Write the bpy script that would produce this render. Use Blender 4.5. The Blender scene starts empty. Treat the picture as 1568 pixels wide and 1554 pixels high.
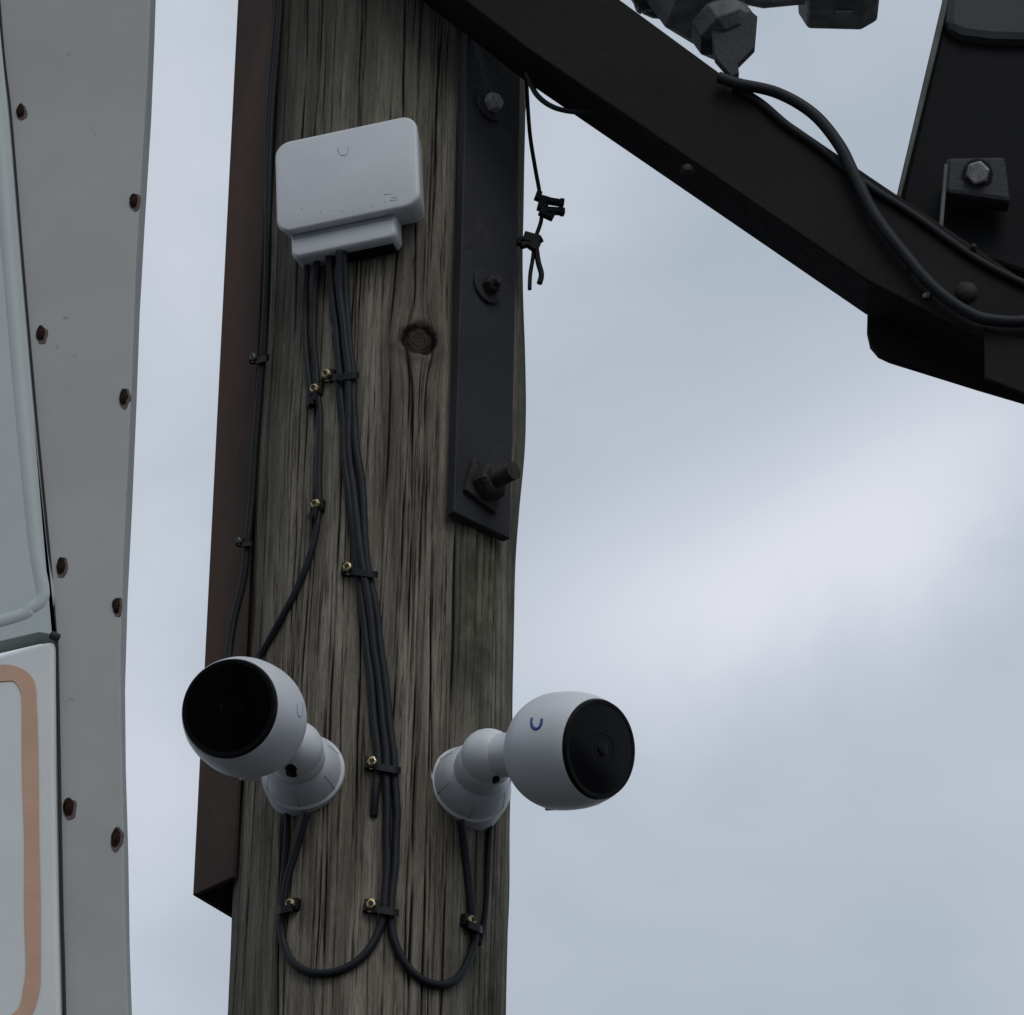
import bpy, bmesh, math, random
import numpy as np
from mathutils import Vector, Matrix, noise
from mathutils.bvhtree import BVHTree
random.seed(4)
sc=bpy.context.scene
# ------------------------------------------------------------------ camera / survey frame
E=math.radians(30); FPX=8000.0
Fv=Vector((0,math.cos(E),math.sin(E))); Rv=Vector((1,0,0)); Uv=Vector((0,-math.sin(E),math.cos(E)))
C=Vector((0,-4*math.cos(E),1.6))
cam=bpy.data.cameras.new("camera"); co=bpy.data.objects.new("camera",cam); sc.collection.objects.link(co)
co.matrix_world=Matrix((( Rv.x,Uv.x,-Fv.x,C.x),(Rv.y,Uv.y,-Fv.y,C.y),(Rv.z,Uv.z,-Fv.z,C.z),(0,0,0,1)))
cam.sensor_width=36; cam.lens=FPX/1568*36; cam.clip_end=3000; cam.clip_start=0.05
sc.camera=co
def ray(px,py): return Fv+Rv*((px-784)/FPX)+Uv*((777-py)/FPX)
def W(px,py,y):
    d=ray(px,py); return C+d*((y-C.y)/d.y)
PR=0.104
At=W(619,0,PR); Ab=W(563,1554,PR)
def xc(z): return Ab.x+(At.x-Ab.x)*(z-Ab.z)/(At.z-Ab.z)
KX=(At.x-Ab.x)/(At.z-Ab.z)
def onpole(px,py,off=0.0):
    d=ray(px,py); r=PR+off
    ax=C.x-xc(C.z); bx=d.x-KX*d.z
    ay=C.y-PR; by=d.y
    a=bx*bx+by*by; b=2*(ax*bx+ay*by); c=ax*ax+ay*ay-r*r
    D=max(b*b-4*a*c,0); t=(-b-math.sqrt(D))/(2*a)
    p=C+d*t
    n=Vector((p.x-xc(p.z),p.y-PR,0)).normalized()
    return p,n
# ------------------------------------------------------------------ materials
def nn(nt,t,**k):
    n=nt.nodes.new(t)
    for a,b in k.items(): setattr(n,a,b)
    return n
def mat(name,c1,c2=None,rough=0.5,metal=0.0,scale=30,detail=6,bump=0.0,bscale=200,stretch=(1,1,1),lo=0.35,hi=0.65,c3=None,s3=12,t3=(0.58,0.7),coat=0,spec=0.5):
    m=bpy.data.materials.new(name); m.use_nodes=True; nt=m.node_tree
    b=nt.nodes["Principled BSDF"]; b.inputs["Roughness"].default_value=rough; b.inputs["Metallic"].default_value=metal
    b.inputs["Specular IOR Level"].default_value=spec; b.inputs["Coat Weight"].default_value=coat
    tc=nn(nt,"ShaderNodeTexCoord"); mp=nn(nt,"ShaderNodeMapping"); mp.inputs["Scale"].default_value=stretch
    nt.links.new(tc.outputs["Object"],mp.inputs["Vector"])
    if c2 is None: c2=tuple(x*0.85 for x in c1)
    no=nn(nt,"ShaderNodeTexNoise"); no.inputs["Scale"].default_value=scale; no.inputs["Detail"].default_value=detail; no.inputs["Roughness"].default_value=0.6
    nt.links.new(mp.outputs[0],no.inputs["Vector"])
    cr=nn(nt,"ShaderNodeValToRGB"); cr.color_ramp.elements[0].position=lo; cr.color_ramp.elements[1].position=hi
    cr.color_ramp.elements[0].color=(*c2,1); cr.color_ramp.elements[1].color=(*c1,1)
    nt.links.new(no.outputs[0],cr.inputs[0]); out=cr.outputs[0]
    if c3 is not None:
        n3=nn(nt,"ShaderNodeTexNoise"); n3.inputs["Scale"].default_value=s3; n3.inputs["Detail"].default_value=8; n3.inputs["Roughness"].default_value=0.7
        nt.links.new(mp.outputs[0],n3.inputs["Vector"])
        r3=nn(nt,"ShaderNodeMapRange"); r3.inputs[1].default_value=t3[0]; r3.inputs[2].default_value=t3[1]
        nt.links.new(n3.outputs[0],r3.inputs[0])
        mx=nn(nt,"ShaderNodeMix",data_type='RGBA'); nt.links.new(r3.outputs[0],mx.inputs[0]); nt.links.new(out,mx.inputs[6]); mx.inputs[7].default_value=(*c3,1)
        out=mx.outputs[2]
    nt.links.new(out,b.inputs["Base Color"])
    if bump:
        bn=nn(nt,"ShaderNodeTexNoise"); bn.inputs["Scale"].default_value=bscale; bn.inputs["Detail"].default_value=5
        nt.links.new(mp.outputs[0],bn.inputs["Vector"])
        bu=nn(nt,"ShaderNodeBump"); bu.inputs["Strength"].default_value=bump; bu.inputs["Distance"].default_value=0.002
        nt.links.new(bn.outputs[0],bu.inputs["Height"]); nt.links.new(bu.outputs[0],b.inputs["Normal"])
    return m
M_white=mat("white_plastic",(0.67,0.68,0.70),(0.62,0.63,0.655),rough=0.45,scale=25,bump=0.05,bscale=900)
M_whiteb=mat("white_plastic_mount",(0.61,0.62,0.65),(0.53,0.54,0.57),rough=0.48,scale=40)
M_mark=mat("grey_print",(0.38,0.39,0.43),rough=0.5)
M_blue=mat("blue_print",(0.03,0.055,0.30),rough=0.4)
M_black=mat("black_gloss",(0.0030,0.0030,0.0038),rough=0.18,spec=0.10)
M_blackring=mat("black_matte",(0.0045,0.0045,0.0052),rough=0.6,spec=0.15)
M_lens=mat("lens_glass",(0.003,0.003,0.005),rough=0.15,spec=0.12)
M_cable=mat("cable_sheath",(0.0145,0.0175,0.0215),(0.008,0.010,0.0125),rough=0.6,scale=60,bump=0.15,bscale=120,spec=0.28)
M_cableblk=mat("cable_sheath_black",(0.009,0.009,0.0105),(0.005,0.005,0.006),rough=0.6,scale=50,spec=0.25)
M_clip=mat("clip_black",(0.008,0.008,0.010),rough=0.55,spec=0.25)
M_brass=mat("brass",(0.80,0.68,0.40),(0.40,0.30,0.12),rough=0.35,metal=0.8,scale=300,bump=0.3,bscale=700)
M_rust=mat("rusty_steel",(0.088,0.060,0.051),(0.056,0.040,0.036),rough=0.9,scale=12,bump=0.35,bscale=220,c3=(0.105,0.060,0.045),s3=7,t3=(0.50,0.75),stretch=(1,1,0.25),spec=0.2)
M_plate=mat("painted_steel",(0.029,0.029,0.033),(0.019,0.019,0.022),rough=0.65,scale=12,bump=0.35,bscale=260,c3=(0.046,0.036,0.032),s3=30,t3=(0.58,0.75),spec=0.3)
M_beam=mat("dark_steel",(0.0135,0.0100,0.0102),(0.0070,0.0054,0.0058),rough=0.8,scale=9,bump=0.35,bscale=120,c3=(0.028,0.021,0.019),s3=24,t3=(0.62,0.8),spec=0.22)
M_bolt=mat("galvanised_bolt",(0.34,0.33,0.31),(0.18,0.17,0.16),rough=0.6,metal=0.1,scale=200,bump=0.4,bscale=500)
M_boltd=mat("rusty_bolt",(0.052,0.042,0.038),(0.022,0.019,0.018),rough=0.75,metal=0.2,scale=200,bump=0.6,bscale=500,spec=0.3)
M_galv=mat("galvanised_fitting",(0.29,0.30,0.295),(0.14,0.15,0.15),rough=0.6,metal=0.1,scale=50,bump=0.3,bscale=300,spec=0.3)
M_galvd=mat("grey_fitting",(0.11,0.12,0.115),(0.055,0.062,0.06),rough=0.6,metal=0.1,scale=60,bump=0.3,bscale=300,spec=0.3)
M_holerust=mat("rust_hole",(0.044,0.022,0.017),(0.013,0.008,0.007),rough=0.95,scale=300,bump=0.6,bscale=700,spec=0.1)
M_rustst=mat("rust_stain",(0.16,0.13,0.115),(0.09,0.062,0.055),rough=0.9,scale=250,spec=0.1)
M_flange=mat("sign_flange_paint",(0.40,0.40,0.385),(0.32,0.325,0.315),rough=0.6,scale=4,detail=8,bump=0.12,bscale=18,c3=(0.235,0.22,0.205),s3=55,t3=(0.66,0.73),spec=0.3)
M_panel=mat("sign_panel_paint",(0.47,0.505,0.495),(0.41,0.45,0.445),rough=0.5,scale=6,bump=0.1,bscale=15,c3=(0.31,0.31,0.30),s3=70,t3=(0.70,0.77),spec=0.3)
M_panelw=mat("sign_panel_white",(0.66,0.67,0.65),(0.58,0.595,0.58),rough=0.5,scale=8,bump=0.08,bscale=15,c3=(0.44,0.43,0.40),s3=60,t3=(0.70,0.77),spec=0.3)
M_orange=mat("sign_orange",(0.56,0.34,0.23),(0.47,0.27,0.175),rough=0.5,scale=20,c3=(0.55,0.45,0.38),s3=40,t3=(0.62,0.8))
M_gap=mat("gap_sealant",(0.02,0.02,0.022),rough=0.8)
# ------------------------------------------------------------------ mesh helpers
def mk(name,verts,faces,m,parent=None,smooth=False,bevel=0,sub=0):
    verts=[Vector(v) for v in verts]
    c=sum(verts,Vector())/len(verts)
    me=bpy.data.meshes.new(name); me.from_pydata([v-c for v in verts],[],faces)
    bm=bmesh.new(); bm.from_mesh(me); bmesh.ops.recalc_face_normals(bm,faces=bm.faces); bm.to_mesh(me); bm.free()
    o=bpy.data.objects.new(name,me); o.location=c; sc.collection.objects.link(o)
    me.materials.append(m)
    if smooth:
        me.polygons.foreach_set("use_smooth",[True]*len(me.polygons))
    if bevel:
        b=o.modifiers.new("b","BEVEL"); b.width=bevel; b.segments=2; b.limit_method='ANGLE'; b.angle_limit=math.radians(30)
    if parent: par(o,parent)
    return o
def par(o,p):
    o.parent=p; o.matrix_parent_inverse=Matrix.Translation(p.location).inverted()
def empty(name,loc):
    e=bpy.data.objects.new(name,None); e.location=loc; e.empty_display_size=0.05; sc.collection.objects.link(e); return e
def frame(ax):
    ax=Vector(ax).normalized()
    h=Vector((0,0,1)) if abs(ax.z)<0.9 else Vector((1,0,0))
    u=h.cross(ax).normalized(); v=ax.cross(u); return u,v,ax
def lathe(name,o,ax,prof,m,parent=None,n=64,smooth=True,rot=0.0,bevel=0,wob=0,sx=1,sv=1):
    u,v,a=frame(ax); o=Vector(o); V=[];Fc=[]
    for (t,r) in prof:
        for i in range(n):
            th=2*math.pi*i/n+rot
            rr=max(r,1e-5)*(1+wob*noise.noise(Vector((math.cos(th)*1.5,math.sin(th)*1.5,o.z*37))))
            V.append(o+a*t+(u*math.cos(th)*sx+v*math.sin(th)*sv)*rr)
    for j in range(len(prof)-1):
        for i in range(n):
            k=(i+1)%n; Fc.append((j*n+i,j*n+k,(j+1)*n+k,(j+1)*n+i))
    Fc.append(tuple(range(n))); Fc.append(tuple(range((len(prof)-1)*n,len(prof)*n)))
    ob=mk(name,V,Fc,m,parent,smooth,bevel)
    if smooth:
        md=ob.modifiers.new("es","EDGE_SPLIT"); md.split_angle=math.radians(40)
    return ob
def rrect(w,h,r,k=10):
    pts=[]
    for cx,cz,a0 in ((w/2-r,h/2-r,0),(-w/2+r,h/2-r,90),(-w/2+r,-h/2+r,180),(w/2-r,-h/2+r,270)):
        for i in range(k+1):
            a=math.radians(a0+90*i/k); pts.append((cx+r*math.cos(a),cz+r*math.sin(a)))
    return pts
def slab(name,Mx,w,h,r,rings,m,parent=None):
    V=[];Fc=[];n=None
    for (y,ins) in rings:
        p=rrect(w-2*ins,h-2*ins,max(r-ins,0.0005)); n=len(p)
        for (x,z) in p: V.append(Mx@Vector((x,y,z)))
    for j in range(len(rings)-1):
        for i in range(n):
            k=(i+1)%n; Fc.append((j*n+i,j*n+k,(j+1)*n+k,(j+1)*n+i))
    Fc.append(tuple(range(n))); Fc.append(tuple(range((len(rings)-1)*n,len(rings)*n)))
    o=mk(name,V,Fc,m,parent,True); md=o.modifiers.new("es","EDGE_SPLIT"); md.split_angle=math.radians(50); return o
def box(name,Mx,sx,sy,sz,m,parent=None,bevel=0.0008):
    V=[Mx@Vector((x*sx/2,y*sy/2,z*sz/2)) for x in(-1,1) for y in(-1,1) for z in(-1,1)]
    return mk(name,V,[(0,1,3,2),(4,6,7,5),(0,4,5,1),(2,3,7,6),(0,2,6,4),(1,5,7,3)],m,parent,False,bevel)
def plate(name,pts,y,th,m,parent=None,bevel=0.001):
    ys=y if isinstance(y,(list,tuple)) else [y]*len(pts)
    f=[W(p[0],p[1],yy) for p,yy in zip(pts,ys)]; n=len(f)
    V=f+[v+Vector((0,th,0)) for v in f]
    Fc=[tuple(range(n)),tuple(range(n,2*n))]+[(i,(i+1)%n,n+(i+1)%n,n+i) for i in range(n)]
    return mk(name,V,Fc,m,parent,False,bevel)
def cr(pts,k=8):
    P=[pts[0]]+list(pts)+[pts[-1]]; out=[]
    for i in range(1,len(P)-2):
        p0,p1,p2,p3=[np.array(P[j],float) for j in (i-1,i,i+1,i+2)]
        for s in range(k):
            t=s/k; out.append(0.5*((2*p1)+(-p0+p2)*t+(2*p0-5*p1+4*p2-p3)*t*t+(-p0+3*p1-3*p2+p3)*t**3))
    out.append(np.array(pts[-1],float)); return out
def tube(name,pts,r,m,parent=None,n=10):
    pts=[Vector(p) for p in pts]; V=[];Fc=[]
    u=None
    for i,p in enumerate(pts):
        t=(pts[min(i+1,len(pts)-1)]-pts[max(i-1,0)]).normalized()
        if u is None: u=frame(t)[0]
        u=(u-t*u.dot(t)).normalized(); v=t.cross(u)
        for k in range(n):
            a=2*math.pi*k/n; V.append(p+(u*math.cos(a)+v*math.sin(a))*r)
    for j in range(len(pts)-1):
        for i in range(n):
            k=(i+1)%n; Fc.append((j*n+i,j*n+k,(j+1)*n+k,(j+1)*n+i))
    Fc.append(tuple(range(n))); Fc.append(tuple(range((len(pts)-1)*n,len(pts)*n)))
    return mk(name,V,Fc,m,parent,True)
def matn(p,n,roll=0):
    y=-Vector(n).normalized(); z=(Vector((0,0,1))-y*y.z).normalized(); x=y.cross(z)
    Mx=Matrix(((x.x,y.x,z.x,p.x),(x.y,y.y,z.y,p.y),(x.z,y.z,z.z,p.z),(0,0,0,1)))
    return Mx@Matrix.Rotation(roll,4,'Y')
# ------------------------------------------------------------------ utility pole
def uvof(px,py):
    p,_=onpole(px,py); return math.atan2(p.x-xc(p.z),PR-p.y)*PR,p.z
KU,KV=uvof(642,520)
zlo,zhi=W(560,1554,0).z-0.08,W(600,0,0).z+0.15
th=np.concatenate([np.linspace(-98,98,860),np.linspace(98,262,42)[1:-1]])*math.pi/180
zs=np.concatenate([np.linspace(-0.3,zlo,24)[:-1],np.linspace(zlo,zhi,340),np.linspace(zhi,6.2,20)[1:]])
nT,nZ=len(th),len(zs)
TH,ZZ=np.meshgrid(th,zs); U=TH*PR
cr_=np.zeros_like(U)
rg=np.random.RandomState(23)
def wander(z,s,a):
    return a*(np.sin(z*3.1+s)*0.5+np.sin(z*7.7+2.3*s)*0.3+np.sin(z*23+5*s)*0.10+np.sin(z*61+3*s)*0.05)
g=np.exp(-(((U-KU)/0.017)**2+((ZZ-KV)/0.030)**2))
Us=KU+(U-KU)*(1-0.75*g)
for i in range(190):
    u0=rg.uniform(-0.175,0.175); L=rg.uniform(0.06,0.6) ; zc=rg.uniform(zlo,zhi)
    w=rg.uniform(0.0003,0.00055); d=rg.uniform(0.3,0.9)
    if i<46: L=rg.uniform(0.5,1.8); w=rg.uniform(0.00045,0.00085); d=rg.uniform(0.85,1.25)
    if i<9: w*=1.5
    dist=np.abs(Us-(u0+wander(ZZ,rg.uniform(0,20),0.005)))
    fade=np.clip((L/2-np.abs(ZZ-zc))/(0.3*L),0,1)
    jag=np.clip(0.75+0.4*np.sin(ZZ*rg.uniform(20,60)+i)+0.2*np.sin(ZZ*rg.uniform(90,150)),0,1.2)
    cr_=np.maximum(cr_,np.exp(-(dist/(w*(0.5+0.5*fade)))**2)*fade*d*jag)
u1,v1=uvof(693,940)
cr_=np.maximum(cr_,np.exp(-((U-u1-wander(ZZ,3,0.002))/0.0012)**2)*np.clip((0.085-np.abs(ZZ-v1))/0.03,0,1))
rad=PR-0.0023*cr_
low=np.zeros_like(U)
for iz in range(nZ):
    z=zs[iz]
    for it in range(0,nT,8):
        v=noise.noise(Vector((math.cos(th[it])*1.6,math.sin(th[it])*1.6,z*5)))+0.5*noise.noise(Vector((math.cos(th[it])*5,math.sin(th[it])*5,z*11+4)))+0.45*noise.noise(Vector((math.cos(th[it])*14,math.sin(th[it])*14,z*6+9)))
        low[iz,it:it+8]=v
k=np.ones(17)/17
low=np.apply_along_axis(lambda a:np.convolve(np.concatenate([a[-8:],a,a[:8]]),k,'valid'),1,low)
rad=rad+0.0026*low
rad+=0.003*np.exp(-((TH-1.45)/0.35)**2)*np.exp(-((ZZ-W(800,660,0.1).z)/0.07)**2)
rad-=0.002*np.exp(-((TH-1.45)/0.35)**2)*np.exp(-((ZZ-W(800,860,0.1).z)/0.05)**2)
ang=np.arctan2(ZZ-KV,U-KU)
dk=np.sqrt((U-KU)**2+((ZZ-KV)/0.95)**2)*(1+0.10*np.sin(ang*3+1)+0.06*np.sin(ang*7))
rad+=0.0022*np.exp(-((dk-0.0165)/0.005)**2)-0.0035*np.exp(-((dk-0.0115)/0.0022)**2)-0.0015*np.exp(-(dk/0.004)**2)
X=KX*(ZZ-Ab.z)+Ab.x+rad*np.sin(TH); Y=PR-rad*np.cos(TH)
co_=np.stack([X,Y,ZZ],-1).reshape(-1,3)
idx=np.arange(nZ*nT).reshape(nZ,nT); nx=np.roll(idx,-1,axis=1)
q=np.stack([idx[:-1],nx[:-1],nx[1:],idx[1:]],-1).reshape(-1,4)
me=bpy.data.meshes.new("utility_pole"); me.vertices.add(len(co_)); me.vertices.foreach_set("co",co_.ravel())
me.loops.add(q.size); me.loops.foreach_set("vertex_index",q.ravel().astype(np.int32))
me.polygons.add(len(q)); me.polygons.foreach_set("loop_start",(np.arange(len(q))*4).astype(np.int32)); me.polygons.foreach_set("loop_total",np.full(len(q),4,np.int32))
me.update(calc_edges=True); me.validate()
me.polygons.foreach_set("use_smooth",[True]*len(me.polygons))
uvl=me.uv_layers.new(name="UVMap")
uvp=np.stack([U,ZZ],-1).reshape(-1,2)
li=np.empty(len(me.loops),np.int32); me.loops.foreach_get("vertex_index",li)
uvl.data.foreach_set("uv",uvp[li].ravel().astype(np.float32))
at=me.attributes.new("crack",'FLOAT','POINT'); at.data.foreach_set("value",np.clip(cr_,0,1).ravel().astype(np.float32))
pole=bpy.data.objects.new("utility_pole",me); sc.collection.objects.link(pole)
def wood():
    m=bpy.data.materials.new("weathered_wood"); m.use_nodes=True; nt=m.node_tree; L=nt.links.new
    b=nt.nodes["Principled BSDF"]; b.inputs["Roughness"].default_value=0.9; b.inputs["Specular IOR Level"].default_value=0.15
    def mth(op,a,bb=None,cl=False):
        n=nn(nt,"ShaderNodeMath",operation=op); n.use_clamp=cl
        for i,x in enumerate((a,bb)):
            if x is None: continue
            if isinstance(x,(int,float)): n.inputs[i].default_value=x
            else: L(x,n.inputs[i])
        return n.outputs[0]
    uv=nn(nt,"ShaderNodeUVMap"); sp=nn(nt,"ShaderNodeSeparateXYZ"); L(uv.outputs[0],sp.inputs[0])
    u,v=sp.outputs[0],sp.outputs[1]
    du=mth('SUBTRACT',u,KU); dv=mth('SUBTRACT',v,KV)
    def gauss(uu,vv,a,b_,p=2.0):
        e1=mth('POWER',mth('DIVIDE',mth('ABSOLUTE',mth('SUBTRACT',u,uu)),a),p); e2=mth('POWER',mth('DIVIDE',mth('ABSOLUTE',mth('SUBTRACT',v,vv)),b_),p)
        return mth('EXPONENT',mth('MULTIPLY',mth('ADD',e1,e2),-1.0))
    g=gauss(KU,KV,0.017,0.030)
    s=mth('ADD',mth('MULTIPLY',du,mth('SUBTRACT',1.0,mth('MULTIPLY',g,0.75))),KU)
    def tex(su,sv,off,det=6,ro=0.6,dist=0.0):
        cb=nn(nt,"ShaderNodeCombineXYZ"); L(mth('MULTIPLY',s,su),cb.inputs[0]); L(mth('MULTIPLY',v,sv),cb.inputs[1]); cb.inputs[2].default_value=off
        t=nn(nt,"ShaderNodeTexNoise"); t.inputs["Scale"].default_value=1; t.inputs["Detail"].default_value=det; t.inputs["Roughness"].default_value=ro; t.inputs["Distortion"].default_value=dist
        L(cb.outputs[0],t.inputs["Vector"]); return t.outputs[0]
    grain=tex(380,20,0,5,0.7,0.5); broad=tex(55,2.6,7,6,0.62,0.3); blot=tex(30,20,13,6,0.7); fib=tex(900,110,3,3,0.6); big=tex(11,3.0,50,4,0.6)
    fine=tex(150,3.6,21,4,0.55,0.3); streak=tex(130,4.0,91,4,0.6,0.2)
    ridge=mth('ABSOLUTE',mth('SUBTRACT',fine,0.5))
    line=mth('SUBTRACT',1.0,mth('DIVIDE',ridge,0.018),True)
    mask=mth('MULTIPLY',mth('SUBTRACT',tex(60,7,33,4),0.47),7.0,True)
    line=mth('MULTIPLY',line,mask)
    def ramp(f,st):
        r=nn(nt,"ShaderNodeValToRGB"); e=r.color_ramp.elements
        e[0].position=st[0][0]; e[0].color=(*st[0][1],1); e[1].position=st[-1][0]; e[1].color=(*st[-1][1],1)
        for p,c in st[1:-1]:
            x=e.new(p); x.color=(*c,1)
        L(f,r.inputs[0]); return r.outputs[0]
    def mix(f,a,bb,mode='MIX'):
        x=nn(nt,"ShaderNodeMix",data_type='RGBA',blend_type=mode)
        for i,y in ((0,f),(6,a),(7,bb)):
            if isinstance(y,(int,float)): x.inputs[i].default_value=y
            elif isinstance(y,tuple): x.inputs[i].default_value=(*y,1)
            else: L(y,x.inputs[i])
        return x.outputs[2]
    col=ramp(broad,[(0.28,(0.095,0.085,0.071)),(0.45,(0.168,0.150,0.123)),(0.58,(0.235,0.212,0.177)),(0.72,(0.33,0.302,0.257))])
    gm=ramp(grain,[(0.3,(0.58,0.58,0.58)),(0.5,(0.95,0.95,0.95)),(0.7,(1.28,1.26,1.22))])
    col=mix(1.0,col,gm,'MULTIPLY')
    fm=ramp(fib,[(0.3,(0.78,0.78,0.78)),(0.7,(1.18,1.18,1.18))]); col=mix(1.0,col,fm,'MULTIPLY')
    bgm=ramp(big,[(0.32,(0.66,0.64,0.61)),(0.68,(1.25,1.24,1.2))]); col=mix(1.0,col,bgm,'MULTIPLY')
    col=mix(mth('MULTIPLY',mth('SUBTRACT',streak,0.56),5.0,True),col,(0.056,0.047,0.038))
    col=mix(mth('MULTIPLY',mth('SUBTRACT',blot,0.56),2.6,True),col,(0.095,0.078,0.061))
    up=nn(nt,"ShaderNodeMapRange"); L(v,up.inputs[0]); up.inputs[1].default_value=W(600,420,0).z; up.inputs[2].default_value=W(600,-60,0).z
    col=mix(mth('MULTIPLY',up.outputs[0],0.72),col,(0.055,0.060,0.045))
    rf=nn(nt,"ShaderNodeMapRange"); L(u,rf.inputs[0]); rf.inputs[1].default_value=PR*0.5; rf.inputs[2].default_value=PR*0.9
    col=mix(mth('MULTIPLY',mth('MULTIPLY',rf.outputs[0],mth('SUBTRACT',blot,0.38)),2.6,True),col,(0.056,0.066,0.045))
    uu,vv=uvof(730,930)
    pg=mth('MULTIPLY',gauss(uu,vv,0.024,0.085,4.0),mth('MULTIPLY',mth('SUBTRACT',blot,0.30),3.2,True))
    col=mix(mth('MULTIPLY',pg,0.85),col,(0.042,0.045,0.030))
    pg2=mth('MULTIPLY',gauss(uu+0.006,vv+0.012,0.014,0.075,2.0),mth('MULTIPLY',mth('SUBTRACT',streak,0.50),9.0,True))
    col=mix(mth('MULTIPLY',pg2,0.75),col,(0.19,0.185,0.11))
    col=mix(mth('MULTIPLY',line,0.9),col,(0.026,0.021,0.017))
    ca=nn(nt,"ShaderNodeAttribute",attribute_name="crack")
    col=mix(mth('MULTIPLY',ca.outputs["Fac"],1.3,True),col,(0.011,0.009,0.0075))
    dk=mth('SQRT',mth('ADD',mth('POWER',mth('ABSOLUTE',du),2.0),mth('POWER',mth('ABSOLUTE',mth('MULTIPLY',dv,1.05)),2.0)))
    nz_=tex(120,120,70,4,0.6)
    dk=mth('ADD',dk,mth('MULTIPLY',mth('SUBTRACT',nz_,0.5),0.007))
    halo=mth('EXPONENT',mth('MULTIPLY',mth('POWER',mth('DIVIDE',dk,0.021),4.0),-1.0))
    col=mix(mth('MULTIPLY',halo,0.6),col,(0.085,0.068,0.052))
    kin=mth('SUBTRACT',1.0,mth('MULTIPLY',mth('SUBTRACT',dk,0.0125),500.0),True)
    rings=mth('MULTIPLY',mth('SINE',mth('MULTIPLY',dk,1900.0)),0.5)
    kc=mix(mth('ADD',rings,0.5,True),(0.028,0.021,0.017),(0.055,0.042,0.034))
    col=mix(kin,col,kc)
    kr=mth('EXPONENT',mth('MULTIPLY',mth('POWER',mth('ABSOLUTE',mth('DIVIDE',mth('SUBTRACT',dk,0.0128),0.0024)),2.0),-1.0))
    col=mix(mth('MULTIPLY',kr,0.95),col,(0.012,0.009,0.008))
    L(col,b.inputs["Base Color"])
    h=mth('ADD',mth('MULTIPLY',grain,0.5),mth('MULTIPLY',fib,0.25)); h=mth('SUBTRACT',h,mth('MULTIPLY',line,0.7)); h=mth('ADD',h,mth('MULTIPLY',broad,0.8)); h=mth('SUBTRACT',h,mth('MULTIPLY',streak,0.8))
    bu=nn(nt,"ShaderNodeBump"); bu.inputs["Strength"].default_value=0.85; bu.inputs["Distance"].default_value=0.0018
    L(h,bu.inputs["Height"]); L(bu.outputs[0],b.inputs["Normal"])
    return m
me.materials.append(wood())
# ------------------------------------------------------------------ bolts
def hexbolt(parent,p,n,r,h,mt,washer=None,stud=0,roll=0.2,wm=None):
    p=Vector(p); n=Vector(n).normalized()
    if washer: lathe("washer",p,n,[(0,washer),(0.002,washer),(0.0026,washer*0.96)],wm or mt,parent,n=32)
    o=0.0026 if washer else 0
    lathe("bolt_head",p+n*o,n,[(0,r),(h*0.8,r),(h,r*0.86)],mt,parent,n=6,smooth=False,rot=roll,bevel=0.0005)
    if stud: 
        pr=[]
        k=int(stud/0.0012)
        for i in range(k): pr.append((h+i*0.0012,r*0.52 if i%2 else r*0.45))
        lathe("bolt_stud",p+n*o,n,pr,mt,parent,n=20)
# ------------------------------------------------------------------ left rusty angle
ra=empty("steel_angle_rail",W(330,700,0.08))
def angle_rail():
    yA=0.100
    Ab_=W(295,1371,yA); At_=W(372,-160,yA)
    dB=Vector((0.0320,-0.032,0)); dC=Vector((0.0300,0.044,0)); t=0.004
    top=At_+(At_-Ab_)*0.6
    def leg(nm,d,off):
        nrm=Vector((d.y,-d.x,0)).normalized()*t*off
        V=[Ab_,Ab_+d,Ab_+d+nrm,Ab_+nrm,top,top+d,top+d+nrm,top+nrm]
        mk(nm,V,[(0,1,2,3),(4,5,6,7),(0,1,5,4),(1,2,6,5),(2,3,7,6),(3,0,4,7)],M_rust,ra,bevel=0.0008)
    leg("front_leg",dB,-1); leg("rear_leg",dC,1)
angle_rail()
# ------------------------------------------------------------------ right mounting plate (tangent to pole)
mp_=empty("steel_mounting_plate",onpole(740,400)[0])
tnd=math.radians(44)
n=Vector((math.sin(tnd),-math.cos(tnd),0)); s=Vector((math.cos(tnd),math.sin(tnd),0)); ax=Vector((KX,0,1)).normalized()
def platept(sv,z,o): return Vector((xc(z),PR,z))+n*(PR+o)+s*sv
zb=W(690,785,platept(-0.03,3.5,0.008).y).z; zt=zb+1.1
V=[]
for z in (zb,zt):
    for sv,o in ((-0.031,0.001),(-0.031,0.009),(0.029,0.009),(0.029,0.001)): V.append(platept(sv,z,o))
mk("plate",V,[(0,1,2,3),(4,5,6,7),(0,1,5,4),(1,2,6,5),(2,3,7,6),(3,0,4,7)],M_plate,mp_,bevel=0.001)
def onplate(px,py,o=0.009):
    d=ray(px,py); P0=platept(0,3.6,o)
    N=s.cross(ax); 
    t=(P0-C).dot(N)/d.dot(N); return C+d*t
hexbolt(mp_,onplate(748,161),n,0.0082,0.008,M_bolt,washer=0.0145,wm=M_plate)
hexbolt(mp_,onplate(745,440),n,0.0075,0.008,M_boltd,washer=0.0145,stud=0.006,wm=M_plate)
p=onplate(738,745)
box("square_washer",matn(p+n*0.002,n,0.25),0.034,0.004,0.034,M_boltd,mp_)
hexbolt(mp_,p+n*0.004,n,0.0145,0.013,M_boltd,stud=0.020)
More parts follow.
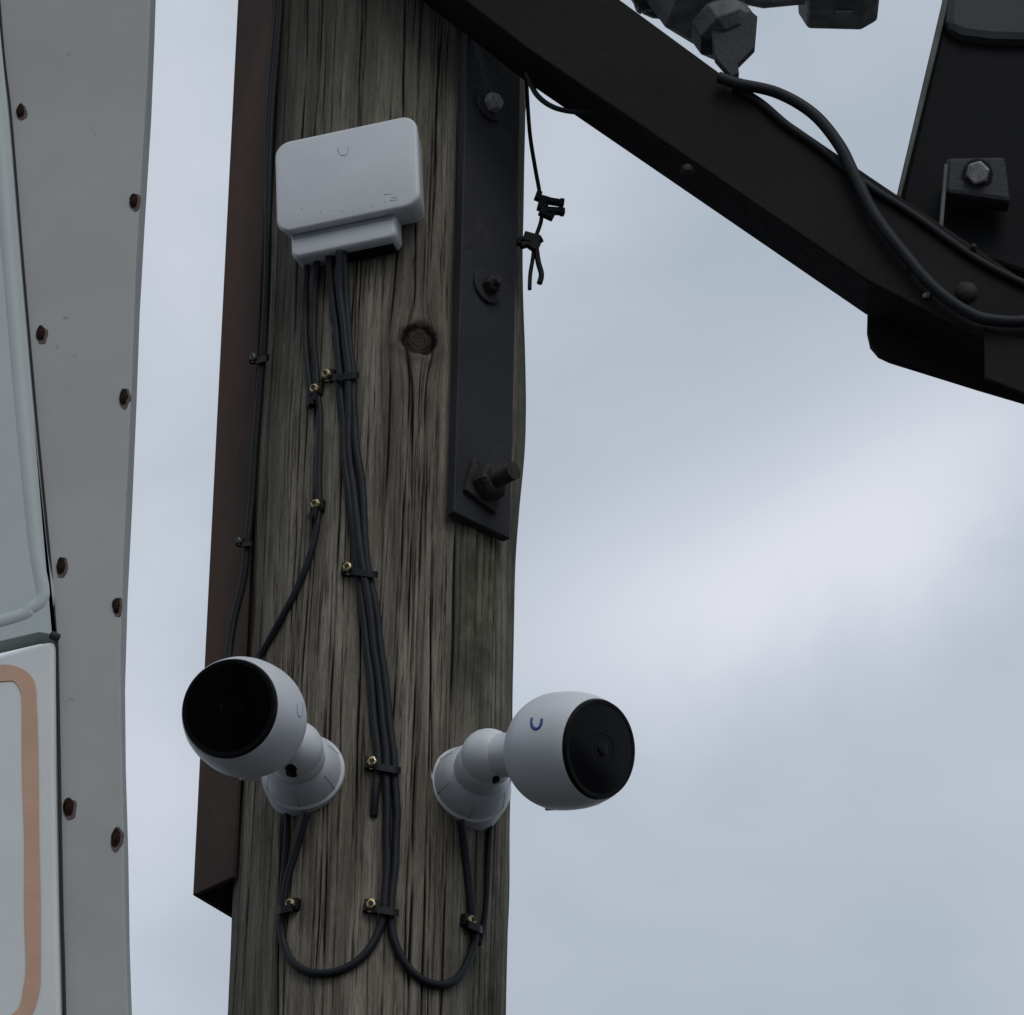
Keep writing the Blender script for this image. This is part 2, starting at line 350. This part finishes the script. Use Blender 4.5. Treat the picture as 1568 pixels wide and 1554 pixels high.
# ------------------------------------------------------------------ diagonal beam
bm_=empty("steel_support_beam",W(1000,250,-0.03))
yf=-0.045
D=50
lower=[(560,-68-D),(805,122-D),(1330,480-D),(1568,603-D),(2100,880-D)]
upper=[(500,-315),(940,-8),(1120,124),(1330,268),(1568,428),(2100,786)]
plate("web",upper+lower[::-1],yf,0.007,M_beam,bm_,bevel=0.0015)
def flange(nm,line,y0,y1,t):
    a=[W(x,y,y0) for x,y in line]; n_=len(a); V=[]
    for dy,dz in ((0,0),(y1-y0,0),(y1-y0,t),(0,t)):
        V+= [v+Vector((0,dy,dz)) for v in a]
    Fc=[]
    for i in range(n_-1):
        for k in range(4):
            k2=(k+1)%4; Fc.append((k*n_+i,k*n_+i+1,k2*n_+i+1,k2*n_+i))
    Fc.append((0,n_,2*n_,3*n_)); Fc.append((n_-1,2*n_-1,3*n_-1,4*n_-1))
    mk(nm,V,Fc,M_beam,bm_,bevel=0.001)
flange("bottom_flange",lower,yf+0.0005,0.004,0.007)
plate("rear_web",[(x,y+18) for x,y in upper]+lower[::-1],0.0,0.005,M_beam,bm_)
gus=[(1300,440),(1329,470),(1328,505),(1333,527),(1345,541),(1362,549),(1500,592),(1568,612),(2100,770),(2100,640),(1500,420)]
plate("gusset_plate",gus,0.006,0.008,M_beam,bm_,bevel=0.0015)
plate("splice_plate",[(1506,500),(1508,578),(1700,655),(1700,560)],yf-0.003,0.003,M_beam,bm_,bevel=0.001)
for px,py,r in ((1480,448,0.009),(1052,262,0.005),(1490,382,0.003)):
    lathe("rivet",W(px,py,yf),(0,-1,0),[(0,r),(0.003,r*0.95),(0.006,r*0.6),(0.007,0.0)],M_boltd,bm_,n=20)
for px,py,r in ((1395,410,0.0020),(1418,452,0.0028),(1425,448,0.0018)):
    lathe("rust_flake",W(px,py,yf-0.001),(0.2,-1,0.1),[(0,r),(0.002,r*0.8),(0.003,0)],M_bolt,bm_,n=10,wob=0.6)
# ------------------------------------------------------------------ flood light (dark box upper right)
M_house=mat("floodlight_housing",(0.0050,0.0052,0.0060),(0.003,0.003,0.0037),rough=0.65,scale=6,spec=0.12)
M_visor=mat("floodlight_visor",(0.050,0.052,0.052),(0.030,0.031,0.032),rough=0.6,scale=5,spec=0.2)
fl=empty("floodlight",W(1550,150,0.15))
body=[(1492,-420),(1450,0),(1379,300),(1395,360),(2000,560),(2060,-420)]
plate("housing",body,0.10,0.16,M_house,fl,bevel=0.004)
M_rim=mat("floodlight_rim",(0.13,0.135,0.13),(0.07,0.075,0.07),rough=0.6,scale=20,spec=0.2)
plate("side_rim",[(1485,-420),(1443,0),(1373,298),(1379,302),(1452,5),(1495,-420)],0.093,0.02,M_rim,fl,bevel=0.001)
vis=[(1453,-60),(1445,30),(1450,44),(1472,54),(1520,60),(1600,62),(1800,64),(1800,-300),(1478,-300)]
plate("visor",vis,[0.09]*9,0.02,M_visor,fl,bevel=0.008)
plate("bracket_plate",[(1448,240),(1540,238),(1548,308),(1446,294)],0.07,0.02,M_plate,fl,bevel=0.004)
plate("bracket_arm",[(1446,250),(1452,250),(1444,350),(1438,345)],0.068,0.006,M_rim,fl,bevel=0.001)
hexbolt(fl,W(1497,266,0.068),(-0.1,-0.9,-0.45),0.0100,0.006,M_bolt,washer=0.0125,wm=M_plate)
# ------------------------------------------------------------------ conduit fitting, top
cf=empty("conduit_fitting",W(1100,30,0.02))
a1=(W(1130,75,0.0)-W(1030,-60,0.02)).normalized()
lathe("hex_nut",W(1050,-38,0.01),a1,[(0,0.040),(0.040,0.040),(0.044,0.035)],M_galv,cf,n=6,smooth=False,rot=0.3,bevel=0.001)
lathe("nut_collar",W(1035,-52,0.01),a1,[(0,0.046),(0.012,0.046),(0.015,0.043)],M_galvd,cf,n=24,smooth=False,bevel=0.0005)
lathe("gland_body",W(1096,28,0.0),a1,[(0,0.022),(0.006,0.027),(0.022,0.027),(0.03,0.018),(0.032,0.0)],M_galvd,cf,n=8,smooth=False,bevel=0.001)
lathe("threaded_nipple",W(972,-2,0.02),Vector((1,0,0.25)),[(0,0.010)]+[(0.002*i,0.0135 if i%2 else 0.0115) for i in range(16)],M_galvd,cf,n=20)
plate("locking_tab",[(1085,30),(1150,16),(1160,24),(1156,72),(1130,98),(1132,112),(1120,117),(1095,88)],-0.02,0.008,M_plate,cf,bevel=0.001)
plate("outlet_box",[(1222,-110),(1228,-42),(1242,-20),(1325,-18),(1350,-32),(1352,-110)],0.0,0.06,M_galv,cf,bevel=0.003)
M_cov=mat("fitting_cover",(0.34,0.355,0.35),(0.24,0.25,0.25),rough=0.5)
plate("outlet_cover",[(1232,-110),(1236,-44),(1320,-40),(1322,-110)],-0.004,0.004,M_cov,cf,bevel=0.001)
box("base_label",Matrix.Translation(W(1292,22,0.035)),0.014,0.010,0.002,M_cov,cf,bevel=0.0004)
tube("conduit_pipe",[W(1110,-16,0.02),W(1170,-4,0.02),W(1230,-10,0.02)],0.009,M_galv,cf,n=20)
# ------------------------------------------------------------------ cables on the beam
def free(nm,pts,r,m,y,parent=None,n=10):
    P=[W(p[0],p[1],p[2] if len(p)>2 else y) for p in cr([tuple(q) if len(q)>2 else (q[0],q[1],y) for q in pts],8)]
    return tube(nm,P,r,m,parent,n)
free("power_cable",[(1100,118),(1130,128),(1190,142),(1245,174),(1285,222),(1310,272),(1340,330),(1390,395),(1430,440),(1475,474),(1520,490),(1600,486),(1800,430)],0.0048,M_cable,-0.054)
free("power_cable",[(1125,133),(1165,158),(1205,192),(1255,227),(1298,262),(1345,295),(1400,330),(1500,400),(1600,450)],0.0036,M_cableblk,-0.047)
free("power_cable",[(806,112),(822,145),(850,165),(890,172),(930,170)],0.0022,M_cable,-0.02)
hs=empty("hanging_wire_tie",W(830,300,0.05))
free("wire",[(806,118),(808,160),(812,210),(820,260),(827,300),(829,335),(820,365),(816,395),(812,420),(811,443)],0.0017,M_cableblk,0.05,hs)
free("tail",[(820,372),(824,400),(829,420),(826,434)],0.0023,M_cableblk,0.048,hs)
free("tail_loop",[(792,374),(800,366),(815,372),(830,366)],0.0026,M_cableblk,0.05,hs)
for (px,py,w_,h_,a_) in ((832,312,16,24,0.2),(848,309,26,8,0.05),(850,323,30,9,-0.05),(838,326,24,16,0.4),(860,311,7,12,0.1),(861,325,7,9,0),(814,366,26,16,0.2),(806,374,20,8,-0.4),(818,376,14,16,0.6),(824,300,9,14,0.3)):
    box("tie_knot",matn(W(px,py,0.048),Vector((0.2,-1,0)),a_),w_*0.00052,0.006,h_*0.00055,M_cableblk,hs,bevel=0.0007)
# ------------------------------------------------------------------ network box
sw=empty("network_junction_box",onpole(530,270)[0])
pc=W(531,267,-0.022)
yaw=math.radians(-17)
nb=Vector((math.sin(yaw),-math.cos(yaw),0))
Mb=matn(pc,nb,math.radians(-2.6))
body=slab("housing",Mb,0.1185,0.0865,0.0130,[(0.034,0.009),(0.030,0.0055),(0.006,0.0010),(0.002,0.0),(0.0,0.0003),(-0.0012,0.0012),(-0.0016,0.0024)],M_white,sw)
Ml=Mb@Matrix.Translation(Vector((-0.0070,0.0075,-0.0485)))
slab("seam_gap",Mb@Matrix.Translation(Vector((-0.0070,0.012,-0.0435))),0.084,0.006,0.002,[(0.010,0.0),(-0.006,0.0)],M_mark,sw)
cov=slab("cable_cover",Ml,0.087,0.030,0.007,[(0.024,0.004),(0.020,0.0015),(0.004,0.0),(0.001,0.0005),(-0.0005,0.0015),(-0.0010,0.0028)],M_white,sw)
slab("underside_slot",Ml@Matrix.Translation(Vector((0.010,0.012,-0.0145))),0.056,0.005,0.0015,[(0.006,0.0),(-0.004,0.0)],M_blackring,sw)
box("wall_bracket",Mb@Matrix.Translation(Vector((0,0.036,0.0))),0.07,0.022,0.05,M_whiteb,sw,bevel=0.002)
def bvh(o):
    bm=bmesh.new(); bm.from_mesh(o.data); bm.transform(Matrix.Translation(o.location)); t=BVHTree.FromBMesh(bm); bm.free(); return t
def printed(nm,o,pts,r,m,parent,k=5):
    t=bvh(o); P=[]
    for q_ in cr(pts,k):
        d=ray(q_[0],q_[1]).normalized(); h=t.ray_cast(C,d)
        if h[0] is not None: P.append(h[0]-h[1].normalized()*(-1 if h[1].dot(d)>0 else 1)*r*0.6 )
    if len(P)>1: tube(nm,P,r,m,parent,n=8)
def uspts(cx,cy,w_,h_,tilt=0):
    pts=[(-w_/2,-h_/2),(-w_/2,0),(-w_/2+w_*0.2,h_*0.38),(0,h_/2),(w_/2-w_*0.2,h_*0.38),(w_/2,0),(w_/2,-h_/2)]
    c_,s_=math.cos(tilt),math.sin(tilt)
    return [(cx+x*c_-y*s_,cy+x*s_+y*c_) for x,y in pts]
M_faint=mat("faint_print",(0.56,0.57,0.60),rough=0.5)
printed("emblem",body,uspts(526,231,15,13,-0.15),0.0009,M_faint,sw)
for x,y in ((462,320),(491,325),(506,322),(524,323),(551,318),(570,315)):
    printed("led_mark",body,[(x-1.0,y),(x+1.0,y-0.4)],0.0007,M_mark,sw,2)
for x,y,w_ in ((594,298,12),(603,303,8),(590,310,3),(603,307,12)):
    printed("label_mark",body,[(x-w_/2,y),(x+w_/2,y-1.4)],0.0006,M_faint if w_<5 else M_mark,sw,3)
# ------------------------------------------------------------------ security cameras
def seccam(bodypx,ybody,tow,right,up,basepx,basen,ballpx,yball,logo,logom,lr,dslot,sr):
    bc=W(bodypx[0],bodypx[1],ybody)
    e=empty("security_camera",bc)
    axv=(-Fv*tow+Rv*right+Uv*up).normalized()
    S=0.0435
    prof=[]
    for i in range(0,19):
        a=-math.pi/2+math.pi/2*i/18
        prof.append((S*math.sin(a)*0.98,S*math.cos(a)))
    prof+= [(0.008,S*0.998),(0.016,S*0.985),(0.024,S*0.955),(0.031,S*0.905),(0.0350,S*0.870),(0.0360,S*0.855),(0.0360,S*0.845),(0.032,S*0.842)]
    sh=lathe("shell",bc,axv,prof,M_white,e,n=96)
    lathe("bezel",bc,axv,[(0.030,S*0.843),(0.0372,S*0.843),(0.0396,S*0.82),(0.0396,S*0.76),(0.0392,S*0.755)],M_blackring,e,n=96)
    lathe("front_glass",bc,axv,[(0.030,S*0.755),(0.0392,S*0.75),(0.0402,S*0.5),(0.0408,S*0.3),(0.0410,0.0)],M_black,e,n=96)
    lathe("lens_ring",bc,axv,[(0.0402,0.0118),(0.04095,0.0116),(0.0410,0.0110),(0.0408,0.0107)],M_black,e,n=48)
    lathe("lens",bc,axv,[(0.0402,0.0075),(0.0411,0.005),(0.0413,0.003),(0.04135,0.0)],M_lens,e,n=48)
    bp=onpole(*basepx)[0]; bn=Vector(basen).normalized()
    lathe("mount_base",bp,bn,[(-0.022,0.0315),(0.004,0.0318),(0.0075,0.0314),(0.0085,0.0300)],M_whiteb,e,n=72)
    lathe("mount_cup",bp,bn,[(0.0065,0.0296),(0.012,0.0288),(0.022,0.0262),(0.027,0.0240),(0.030,0.0215),(0.030,0.019)],M_whiteb,e,n=72)
    u,v,a=frame(bn)
    for k_ in range(6):
        th_=k_*math.pi/3+0.45
        dr=u*math.cos(th_)+v*math.sin(th_)
        tube("seam",[bp+bn*t_+dr*r_ for t_,r_ in ((0.0085,0.0294),(0.012,0.0286),(0.022,0.0260),(0.0265,0.0240))],0.0005,M_mark,e,n=6)
    bl=W(ballpx[0],ballpx[1],yball)
    q1=[(0.0208*math.sin(-math.pi/2+math.pi*i/20),0.0208*math.cos(-math.pi/2+math.pi*i/20)) for i in range(21)]
    lathe("swivel_ball",bl,bn,q1,M_white,e,n=48)
    fr=bp+bn*0.024
    tube("swivel_stem",[fr,fr+(bl-fr)*0.6,bl],0.0205,M_white,e,n=48)
    dv=(bc-bl); 
    dn=dv.normalized()
    lathe("neck",bl,dn,[(0.010,0.0165),(dv.length-0.034,0.0165),(dv.length-0.030,0.019),(dv.length-0.02,0.021)],M_white,e,n=48)
    ds=(Uv*dslot[1]-Fv*dslot[2]+Rv*dslot[0]).normalized()
    h_=math.sqrt(0.0208**2-sr*sr)-0.0006
    lathe("joint_slot",bl+ds*h_,ds,[(0,sr),(0.0208-h_-0.0012,sr*0.8),(0.0208-h_+0.0003,sr*0.3),(0.0208-h_+0.0004,0.0)],M_blackring,e,n=24,sx=1.0,sv=0.65)
    printed("emblem",sh,logo,lr,logom,e)
    nd=(-Uv-axv*(-Uv).dot(axv)).normalized()
    box("drain_notch",matn(bc+nd*0.0405-axv*0.012,-nd*1.0+axv*0.01,0),0.012,0.005,0.008,M_whiteb,e)
    return e
seccam((861,1150),-0.062,0.70,0.70,0.07,(717,1207),(0.30,-0.95,0.0),(748,1158),-0.022,uspts(821,1108,15,16,0.12),M_blue,0.0017,(0.30,-0.95,0.42),0.0095)
seccam((379,1101),-0.085,0.905,-0.30,0.24,(467,1189),(-0.16,-0.98,0.0),(452,1146),-0.040,uspts(459,1087,8,20,0.0),M_mark,0.0010,(-0.12,-0.85,0.50),0.0110)
# ------------------------------------------------------------------ cables on the pole
def pc_cable(nm,pts,r,m=M_cable,off=0.0,k=8):
    P=[]
    for q_ in cr(pts,k):
        o=q_[2] if len(q_)>2 else 0
        P.append(onpole(q_[0],q_[1],r+off+o)[0])
    for i,p in enumerate(P):
        P[i]=p+Vector((noise.noise(p*30)*0.0012,0,0))
    return tube(nm,P,r,m)
def zz(l): return [q_ if len(q_)>2 else (q_[0],q_[1],0) for q_ in l]
cr_r=0.0031
pc_cable("network_cable",zz([(469,385,0.01),(470,430,0.004),(467,480),(470,560),(474,610),(478,622)]),0.0027)
pc_cable("network_cable",zz([(485,385,0.01),(484,430,0.003),(481,500),(484,590),(489,640),(489,720),(488,775),(484,815),(468,870),(440,930),(415,975),(392,1012,0.004),(375,1040,0.02)]),0.0027)
pc_cable("network_cable",zz([(503,385,0.01),(508,440,0.002),(516,510),(520,575),(526,660),(530,730),(541,810),(549,872),(557,950),(567,1030),(573,1100),(579,1172),(574,1215),(572,1250,-0.005)]),cr_r)
pc_cable("network_cable",zz([(527,385,0.01),(529,440,0.002),(534,510),(540,575),(542,650),(552,730),(557,800),(564,872),(578,950),(588,1030),(596,1100),(604,1172),(607,1250),(604,1320),(598,1390),(600,1425),(613,1462),(640,1495),(672,1508),(700,1498),(718,1470),(728,1435),(722,1400),(717,1350),(712,1300),(704,1255,0.004)]),cr_r)
pc_cable("network_cable",zz([(521,385,0.012),(520,440,0.005),(528,510,0.003),(534,575,0.003),(533,650,0.001),(538,730),(548,810,0.002),(557,872,0.003),(568,950,0.002),(578,1030),(586,1100),(592,1172,0.001),(592,1250),(592,1320),(588,1388,0.001),(580,1425),(558,1460),(522,1485),(480,1490),(448,1473),(433,1440),(431,1400),(440,1350),(455,1300),(471,1245,0.004)]),cr_r)
pc_cable("network_cable",zz([(438,1240),(439,1300),(434,1350),(429,1385),(428,1410)]),0.0022)
pc_cable("network_cable",zz([(750,1255),(748,1320),(743,1380),(738,1430),(734,1445)]),0.0022,M_cableblk)
# long cable hugging the left flank of the pole, then crossing in front of the rail
free("network_cable",[(431,-60,0.050),(430,0,0.050),(424,80,0.050),(417,160,0.050),(413,240,0.050),(411,330,0.050),(409,430,0.050),(404,530,0.051),(399,580,0.053),(391,680,0.056),(386,760,0.058),(379,830,0.058),(372,890,0.060),(358,950,0.062),(350,1008,0.060),(352,1050,0.05)],0.0030,M_cableblk,0.05)
free("network_cable",[(421,-60,0.058),(423,0,0.058),(417,80,0.058),(411,160,0.058),(408,240,0.058),(408,330,0.055)],0.0018,M_cable,0.05)
# ------------------------------------------------------------------ clips
def clip(sx,sy,bx=None,by=None,bw=0.006,m=M_brass,rs=0.0040,yy=None):
    p,nr=onpole(sx,sy,0.0)
    if yy is not None: p=W(sx,sy,yy); nr=Vector((-0.3,-0.95,0)).normalized()
    e=empty("cable_clip",p)
    box("clip_base",matn(p+nr*0.002,nr,0.1),rs*2.7,0.006,rs*2.5,M_clip,e)
    q=p+nr*0.006
    lathe("screw_flange",q,nr,[(-0.003,rs*1.35),(-0.0014,rs*1.3),(-0.0012,rs)],m,e,n=24,wob=0.1)
    lathe("screw_head",q,nr,[(-0.002,rs),(0.0008,rs),(0.002,rs*0.8),(0.0026,rs*0.3)],m,e,n=6,smooth=False,rot=sx*0.7)
    lathe("screw_slot",q,nr,[(0.0020,rs*0.55),(0.0028,rs*0.5),(0.0029,rs*0.25)],M_boltd,e,n=8,smooth=False)
    if bx is not None:
        K=10; V=[];Fc=[]
        for i in range(K+1):
            t=i/K; px=sx+(bx-sx)*t; py=sy+(by-sy)*t
            o=0.0015+0.0070*min(1,math.sin(math.pi*min(max(t,0.0),1.0))*1.9+0.15)
            for dz,oo in ((-bw/2,o),(bw/2,o),(bw/2,o+0.0012),(-bw/2,o+0.0012)):
                pp=onpole(px,py,oo)[0] if yy is None else W(px,py,yy-oo)
                V.append(pp+Vector((0,0,dz)))
        for i in range(K):
            for k_ in range(4):
                k2=(k_+1)%4; Fc.append((i*4+k_,i*4+k2,i*4+4+k2,i*4+4+k_))
        Fc.append((0,1,2,3)); Fc.append(tuple(range(K*4,K*4+4)))
        mk("clip_strap",V,Fc,M_clip,e,bevel=0.0004)
clip(505,578,550,574); clip(488,600,468,619); clip(489,777,468,795)
clip(535,874,579,880); clip(570,1172,614,1180); clip(568,1390,611,1398)
clip(451,1388,424,1394); clip(713,1413,740,1424)
clip(391,552,412,547,m=M_bolt,rs=0.0028,yy=0.056); clip(369,833,388,832,m=M_bolt,rs=0.0022,yy=0.062,bw=0.004)
# ------------------------------------------------------------------ sign cabinet at left
sg=empty("metal_sign",W(60,777,-0.5))
ys=-0.5
outer=[(250,-600),(231,0),(226,120),(216,280),(208,420),(203,560),(196,720),(189,860),(185,1000),(186,1120),(190,1260),(192,1400),(197,1554),(205,2300)]
inner=[(-40,-600),(-2,0),(16,180),(34,400),(55,640),(76,860),(84,975),(88,1180),(92,1400),(96,1554),(110,2300)]
plate("flange",outer+[(x-8,y) for x,y in inner[::-1]],ys,0.012,M_flange,sg,bevel=0.0015)
plate("flange_return",[(x-1,y) for x,y in outer]+[(x-14,y) for x,y in outer[::-1]],ys+0.0125,0.05,M_flange,sg,bevel=0)
up=[(x-3,y) for x,y in inner if y<=975]
plate("upper_panel",up+[(84,972),(60,968),(-900,1190),(-900,-600)],ys-0.010,0.016,M_panel,sg,bevel=0.003)
rd=[(-60,-300),(-24,0),(-4,180),(14,400),(35,640),(55,840),(66,905),(64,925),(48,938),(0,958),(-300,1030)]
free("pressed_ridge",rd,0.0075,M_panel,ys-0.0040,sg,n=32)
lo=[(84,980),(85,1180),(89,1400),(93,1554),(107,2300)]
plate("lower_panel",lo+[(-900,2300),(-900,1205),(0,1002),(60,984)],ys-0.012,0.018,M_panelw,sg,bevel=0.003)
free("edge_gasket",[(x+1.0,y) for x,y in inner if y<900]+[(86,975)],0.0008,M_gap,ys-0.0005,sg)
free("edge_gasket",[(x+3,y) for x,y in inner if y>900],0.0011,M_gap,ys-0.003,sg)
def band(nm,line,wpx,y,m):
    pts=[np.array(p[:2]) for p in cr(line,6)]; V=[];Fc=[]
    for i,p in enumerate(pts):
        t=pts[min(i+1,len(pts)-1)]-pts[max(i-1,0)]; t=t/np.linalg.norm(t); nn_=np.array([-t[1],t[0]])
        ww=wpx*(1+0.05*math.sin(i*0.5))
        for s_ in(-.5,.5):
            q_=p+nn_*ww*s_; V.append(W(q_[0],q_[1],y))
    for i in range(len(pts)-1): Fc.append((2*i,2*i+1,2*i+3,2*i+2))
    return mk(nm,V,Fc,m,sg)
band("orange_border",[(-300,1082),(-60,1044),(-10,1033),(12,1030),(30,1035),(42,1052),(45,1085),(47,1200),(49,1300),(50,1400),(51,1480),(48,1515),(40,1545),(22,1566),(-5,1576),(-60,1588),(-300,1640)],24,ys-0.0126,M_orange)
free("latch_screw_line",[(78,972),(90,977)],0.0028,M_gap,ys-0.012,sg)
for i,(x,y,rr) in enumerate(((31,171,0.0048),(62,510,0.0052),(93,867,0.0055),(105,1236,0.0060),(204,308,0.0050),(189,608,0.0050),(178,928,0.0050),(177,1283,0.0055))):
    P_=W(x,y,ys)
    lathe("rust_stain",P_+Vector((0.0010,0,-0.001)),(0,-1,0),[(-0.0008,rr*1.25),(0.0003,rr*1.2),(0.0004,0.0)],M_rustst,sg,n=28,wob=0.35,sx=0.58,sv=1.2)
    lathe("rusted_rivet",P_,(0.15,-1,-0.1),[(-0.001,rr),(0.0012,rr*0.92),(0.0024,rr*0.6),(0.0026,0)],M_holerust,sg,n=24,wob=0.25,sx=0.56,sv=1.2)
for x in (-700,-150):
    p0=W(x,1000,ys+0.07)
    box("post",Matrix.Translation((p0.x,p0.y,2.2)),0.06,0.06,4.6,M_plate,sg,bevel=0.003)
# ------------------------------------------------------------------ ground
G=1500
gm=mat("asphalt",(0.055,0.055,0.055),(0.04,0.04,0.042),rough=0.9,scale=3,bump=0.4,bscale=80)
mk("ground",[(-G,-G,0),(G,-G,0),(G,G,0),(-G,G,0)],[(0,1,2,3)],gm)
# ------------------------------------------------------------------ world + sun
sd=Vector((0.28,-0.72,0.85)).normalized()
w=bpy.data.worlds.new("World"); sc.world=w; w.use_nodes=True; nt=w.node_tree; L=nt.links.new
bg=nt.nodes["Background"]; bg.inputs["Strength"].default_value=0.1
sky=nn(nt,"ShaderNodeTexSky",sky_type='NISHITA'); sky.sun_disc=False
sky.sun_elevation=math.asin(sd.z); sky.sun_rotation=math.atan2(sd.x,sd.y)
tc=nn(nt,"ShaderNodeTexCoord")
def vdot(v):
    n_=nn(nt,"ShaderNodeVectorMath",operation='DOT_PRODUCT'); L(tc.outputs["Generated"],n_.inputs[0]); n_.inputs[1].default_value=v; return n_.outputs["Value"]
def mth(op,a,bb=None,cl=False):
    n_=nn(nt,"ShaderNodeMath",operation=op); n_.use_clamp=cl
    for i,x in enumerate((a,bb)):
        if x is None: continue
        if isinstance(x,(int,float)): n_.inputs[i].default_value=x
        else: L(x,n_.inputs[i])
    return n_.outputs[0]
mpp=nn(nt,"ShaderNodeMapping"); mpp.inputs["Rotation"].default_value=(0,math.radians(32),0); mpp.inputs["Scale"].default_value=(11,11,17)
L(tc.outputs["Generated"],mpp.inputs["Vector"])
nz=nn(nt,"ShaderNodeTexNoise"); nz.inputs["Scale"].default_value=1; nz.inputs["Detail"].default_value=5; nz.inputs["Roughness"].default_value=0.5; nz.inputs["Distortion"].default_value=0.3
L(mpp.outputs[0],nz.inputs["Vector"])
def blob(cx,cy,ang,sx_,sy_,amp):
    a=math.radians(ang); d=ray(cx,cy).normalized()
    e1=(Rv*math.cos(a)+Uv*math.sin(a)); e2=(-Rv*math.sin(a)+Uv*math.cos(a))
    e1=(e1-d*e1.dot(d)).normalized(); e2=(e2-d*e2.dot(d)).normalized()
    p_=mth('POWER',mth('ABSOLUTE',mth('MULTIPLY',vdot(e1),FPX/sx_)),2.0); q_=mth('POWER',mth('ABSOLUTE',mth('MULTIPLY',mth('ADD',vdot(e2),mth('MULTIPLY',mth('SUBTRACT',nz.outputs[0],0.5),0.04)),FPX/sy_)),2.0)
    return mth('MULTIPLY',mth('EXPONENT',mth('MULTIPLY',mth('ADD',p_,q_),-1.0)),amp)
f=mth('ADD',mth('MULTIPLY',mth('SUBTRACT',nz.outputs[0],0.5),0.6),0.32)
for a_ in ((1370,740,38,400,160,0.44),(980,940,28,360,190,0.38),(240,300,90,600,170,0.26),(880,230,60,220,140,0.24),(200,1250,90,450,140,0.28),(1450,1150,10,600,200,0.08),(1350,250,10,260,200,-0.04),(1000,1450,0,500,120,-0.02)):
    f=mth('ADD',f,blob(*a_))
crp=nn(nt,"ShaderNodeValToRGB"); e=crp.color_ramp.elements
e[0].position=0.0; e[0].color=(0.315,0.375,0.45,1); e[1].position=1.0; e[1].color=(0.72,0.735,0.81,1)
x=e.new(0.45); x.color=(0.465,0.52,0.59,1)
L(f,crp.inputs[0])
mul=nn(nt,"ShaderNodeVectorMath",operation='SCALE'); L(crp.outputs[0],mul.inputs[0]); mul.inputs["Scale"].default_value=10.8
mx=nn(nt,"ShaderNodeMix",data_type='RGBA'); mx.inputs[0].default_value=0.96; L(sky.outputs[0],mx.inputs[6]); L(mul.outputs[0],mx.inputs[7])
L(mx.outputs[2],bg.inputs["Color"])
sl=bpy.data.lights.new("sun","SUN"); sl.energy=0.88; sl.angle=math.radians(30); sl.color=(1.0,0.98,0.95)
so=bpy.data.objects.new("sun",sl); so.rotation_euler=(-sd).to_track_quat('-Z','Y').to_euler(); so.location=(2,-5,8); sc.collection.objects.link(so)
sc.view_settings.view_transform='Standard'; sc.view_settings.look='None'; sc.view_settings.exposure=0
